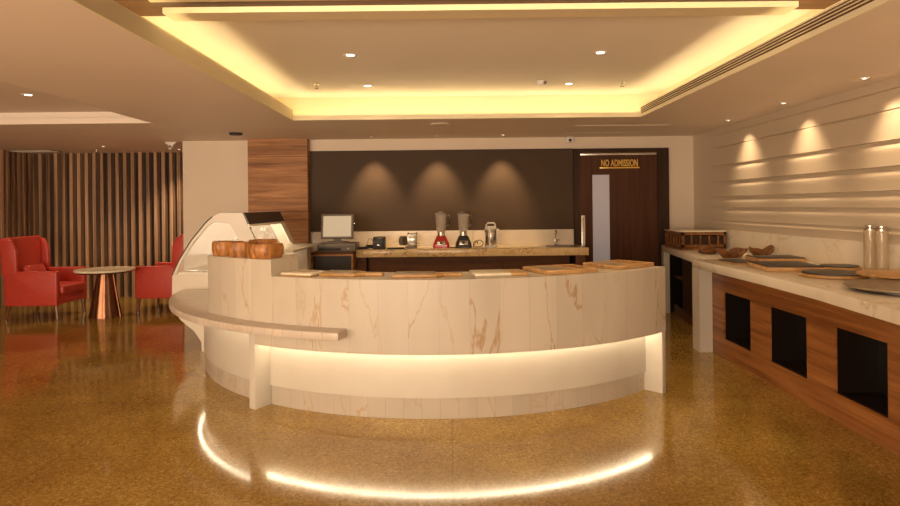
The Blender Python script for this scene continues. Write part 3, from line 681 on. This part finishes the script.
def slate_block(loc, rz, L, W, h, lab, top='slate'):
    t = thing('slate_board', lab, 'serving board', loc, rz, 'slate boards on the buffet')
    MB().box(-L/2, L/2, -W/2, W/2, 0, h, .004).build('wood_block', 'oak' if h > .03 else 'rim', t)
    MB().box(-L/2+.012, L/2-.012, -W/2+.012, W/2-.012, h, h+.010, .002).build('slate_top', top, t)
    return t
slate_block((3.17, 6.06, ZT), R(-6), .44, .36, .045, 'thick square wooden block with slate top beside the splashback')
t = slate_block((2.80, 6.02, ZT), R(0), .26, .40, .010, 'thin slate board at the buffet edge behind the long block')
slate_block((2.92, 5.42, ZT), R(-8), .46, .52, .035, 'large wooden block with slate top, longest on the buffet')
def round_board(loc, r, h, lab, wood_='oak', top='slate', z0=0):
    t = thing('round_board', lab, 'serving board', loc, 0, 'round boards on the buffet')
    MB().lathe([(0, 0), (r*.97, 0), (r, .005), (r, h-.004), (r*.985, h), (0, h)], n=56).build('wood_disc', wood_, t)
    if top: MB().lathe([(0, h), (r*.88, h), (r*.88, h+.009), (r*.87, h+.011), (0, h+.011)], n=56).build('slate_top', top, t)
    return t
round_board((3.32, 5.3, ZT), .165, .028, 'round slate-topped board between the long block and the wall', 'rim')
round_board((2.985, 4.84, ZT), .245, .022, 'round slate-topped board on its own before the long block', 'rim')
t = thing('round_board', 'plain round wooden board raised on wooden feet by the glass jars', 'serving board', (3.20, 4.42, ZT), 0, 'round boards on the buffet')
MB().lathe([(0, .045), (.25, .045), (.262, .052), (.262, .062), (.25, .068), (0, .068)], n=56).build('disc', 'rim', t)
for a in (200, 250, 320, 80): MB().box(-.03, .03, -.03, .03, 0, .045, .003, 2, Matrix.Translation((.16*math.cos(R(a)), .16*math.sin(R(a)), 0))).build('foot', 'oak', t)
t = thing('turntable', 'dark slate turntable disc on a black ring base, nearest on the buffet', 'turntable', (2.90, 3.98, ZT))
MB().lathe([(0, .022), (.31, .022), (.325, .028), (.325, .036), (.315, .042), (0, .042)], n=64).build('disc', 'slateg', t)
MB().lathe([(0, 0), (.25, 0), (.27, .006), (.27, .022), (0, .022)], n=48).build('base', 'plastic', t)
MB().lathe([(0, 0), (.008, 0), (.008, .004), (0, .005)], n=12).build('stud', 'chrome', t, loc=(-.045, -.268, .012), rot=(R(90), 0, 0))
def jar(loc, lab):
    t = thing('glass_jar', lab, 'jar', loc, 0, 'tall glass jars on the buffet')
    MB().lathe([(0, 0), (.045, 0), (.047, .01), (.047, .34), (.04, .35), (.037, .35), (.041, .34), (.041, .012), (0, .012)], n=32).build('glass', 'jar', t)
    MB().lathe([(0, .35), (.04, .35), (.04, .362), (.016, .366), (.014, .372), (.036, .378), (.036, .386), (0, .386)], n=24).build('lid', 'steel', t)
    return t
jar((3.385, 5.0, ZT), 'tall cylindrical glass jar with steel lid, left of the pair by the wall')
jar((3.36, 4.83, ZT), 'tall cylindrical glass jar with steel lid, right of the pair by the wall')

# ================================================================== LOUNGE
def chair(loc, rz, lab, seatcush=True):
    t = thing('wing_armchair', lab, 'armchair', loc, rz, 'red armchairs in the lounge')
    # local: faces +x, width along y (0.72), depth 0.68
    W, D = .36, .38
    MB().box(-D+.02, D-.02, -W+.06, W-.06, .20, .34, .015, 3).build('seat_base', 'redl', t)
    MB().box(-D+.14, D+.02, -W+.085, W-.085, .335, .46, .035, 4).build('seat_cushion', 'redl', t)
    T = Matrix.Translation((-D+.02, 0, .2)) @ Matrix.Rotation(R(-2), 4, 'Y')
    MB().box(-.02, .10, -W+.02, W-.02, 0, .93, .03, 4, T).build('backrest', 'redl', t)
    for s in (-1, 1):
        y0, y1 = sorted((s*(W-.085), s*W))
        MB().prism([(-D+.02, .19), (D-.02, .19), (D-.02, .665), (-D+.10, .665), (-D+.06, .64)], y0, y1, 'y', .018, 3).build('armrest', 'redl', t)
        y0, y1 = sorted((s*(W-.05), s*(W+.005)))
        MB().prism([(-D-.01, .60), (-D+.20, .63), (-D+.19, .95), (-D+.13, 1.09), (-D-.04, 1.12)], y0, y1, 'y', .02, 3).build('wing', 'redl', t)
        for x, dx in ((D-.06, .02), (-D+.06, -.05)):
            MB().tube([(x, s*(W-.05), .20), (x+dx*.5, s*(W-.048), .10), (x+dx, s*(W-.045), 0)], [.028, .022, .016], 8).build('leg', 'legw', t)
    return t
c1 = chair((-5.74, 8.82, 0), R(0), 'red wing armchair with a cushion, left of the low table')
c2 = chair((-4.26, 9.42, 0), R(180), 'red wing armchair right of the low table, partly hidden by the wall')
cu = tag(MB().box(-.05, .05, -.20, .20, -.14, .14, .045, 4).build('cushion', 'redl'), 'small red cushion leaning in the left armchair', 'cushion'); cu.location = (-5.90, 8.82, .60); cu.rotation_euler = (0, R(-22), 0)
tb = thing('side_table', 'low round table with pale marble top and bronze conical base', 'table', (-4.86, 8.72, 0))
MB().lathe([(0, .61), (.38, .61), (.385, .618), (.385, .632), (.38, .636), (0, .636)], n=48).build('tabletop', 'pale', tb)
MB().lathe([(.36, .59), (.375, .61), (0, .61), (0, .59)], n=48).build('rim', 'bronze', tb)
def facet(a, z): return 1+.05*abs(math.sin(7*a))
MB().lathe([(0, 0), (.20, 0), (.20, .015), (.10, .56), (.10, .59), (0, .59)], n=56, wob=facet).build('base', 'bronze', tb)
for a in (-10,): MB().tube([(.24*math.cos(R(a)), .3*math.sin(R(a)), .0), (.12*math.cos(R(a)), .12*math.sin(R(a)), .59)], .007).build('rod', 'bronze', tb)

tb.scale = (1, 1, 1.05)
# ================================================================== CEILING BITS
def sprinkler(loc, lab):
    t = thing('sprinkler', lab, 'sprinkler', loc, 0, 'ceiling sprinklers')
    MB().lathe([(0, 0), (.03, 0), (.03, -.005), (.01, -.008), (.01, -.035), (0, -.035)], n=16).build('body', 'steel', t)
    MB().lathe([(0, -.05), (.02, -.05), (.02, -.047), (0, -.047)], n=16).tube([(.012, 0, -.03), (.012, 0, -.048)], .002, 5).tube([(-.012, 0, -.03), (-.012, 0, -.048)], .002, 5).build('deflector', 'caseb', t)
sprinkler((-1.36, 6.38, ZU), 'small pendant sprinkler at the left of the lit ceiling tray')
sprinkler((1.80, 6.44, ZU), 'small pendant sprinkler at the right of the lit ceiling tray')
sprinkler((-5.69, 10.0, ZC), 'tiny pendant sprinkler before the lounge slat screen')
t = thing('smoke_detector', 'white projecting smoke detector in the lit ceiling tray', 'smoke detector', (.95, 6.35, ZU))
MB().lathe([(0, 0), (.05, 0), (.05, -.02), (.035, -.045), (0, -.05)], n=24).build('housing', 'sensor', t)
MB().lathe([(0, 0), (.02, 0), (.018, -.012), (0, -.014)], n=16).build('lens', 'grey', t, loc=(.03, -.035, -.02), rot=(R(-60), 0, 0))
t = thing('smoke_detector', 'round black detector on the ceiling above the display case', 'smoke detector', (-2.75, 7.99, ZC))
MB().lathe([(0, 0), (.085, 0), (.085, -.015), (.07, -.03), (0, -.032)], n=28).build('housing', 'plastic', t)
t = thing('camera_dome', 'small white security camera on the wall above the door', 'security camera', (1.72, 8.86, ZC-.05))
MB().box(-.05, .05, -.03, .04, -.03, .05, .006).build('housing', 'sensor', t)
MB().lathe([(0, 0), (.022, 0), (.02, .015), (0, .02)], n=16).build('lens', 'plastic', t, loc=(0, -.03, 0), rot=(R(90), 0, 0))
t = thing('camera_dome', 'white angled security camera at the lounge wall corner', 'security camera', (-4.02, 9.0, ZC))
MB().prism([(-.10, 0), (.08, 0), (.02, -.05), (-.01, -.11), (-.04, -.11), (-.05, -.05)], -.04, .04, 'y', .008).build('housing', 'sensor', t)
MB().lathe([(0, 0), (.02, 0), (.018, .012), (0, .014)], n=16).build('lens', 'grey', t, loc=(-.02, -.04, -.07), rot=(R(90), 0, 0))
tag(MB().lathe([(0, 0), (.11, 0), (.11, -.006), (.10, -.009), (0, -.009)], n=32).build('ceiling_speaker', 'ceil', loc=(-.11, 7.33, ZC)), 'flush round cream speaker in the ceiling behind the tray', 'speaker')
vt = thing('ceiling_vent', 'rectangular slotted vent in the lounge ceiling by the left slats', 'vent', (-6.75, 10.1, ZC))
MB().box(-.35, .35, -.15, .15, -.006, -.001).build('frame', 'caseb', vt, smooth=False)
for k in range(5): MB().box(-.33, .33, -.125+k*.055, -.105+k*.055, -.014, -.006).build('blade', 'ceil', vt, smooth=False)

# door sign
sg = thing('door_sign', 'gold raised lettering reading NO ADMISSION above a gold bar', 'sign', (2.43, YB-.032, 2.045))
cu_ = bpy.data.curves.new('letters', 'FONT'); cu_.body = 'NO ADMISSION'; cu_.size = .135; cu_.extrude = .004; cu_.align_x = 'CENTER'; cu_.space_character = 1.05; cu_.offset = .002
to = bpy.data.objects.new('tmp_text', cu_); C.objects.link(to)
bpy.context.view_layer.update()
dg = bpy.context.evaluated_depsgraph_get(); me = bpy.data.meshes.new_from_object(to.evaluated_get(dg)); bpy.data.objects.remove(to)
wd = max(v.co.x for v in me.vertices)-min(v.co.x for v in me.vertices)
for v in me.vertices: v.co.x *= .52/wd
me.materials.clear(); me.materials.append(M['gold'])
lo = bpy.data.objects.new('letters', me); C.objects.link(lo); lo.parent = sg; lo.rotation_euler = (R(90), 0, 0); lo.location = (0, -.004, 0)
MB().box(-.285, .285, -.008, 0, -.032, -.012, .001).build('bar', 'gold', sg)
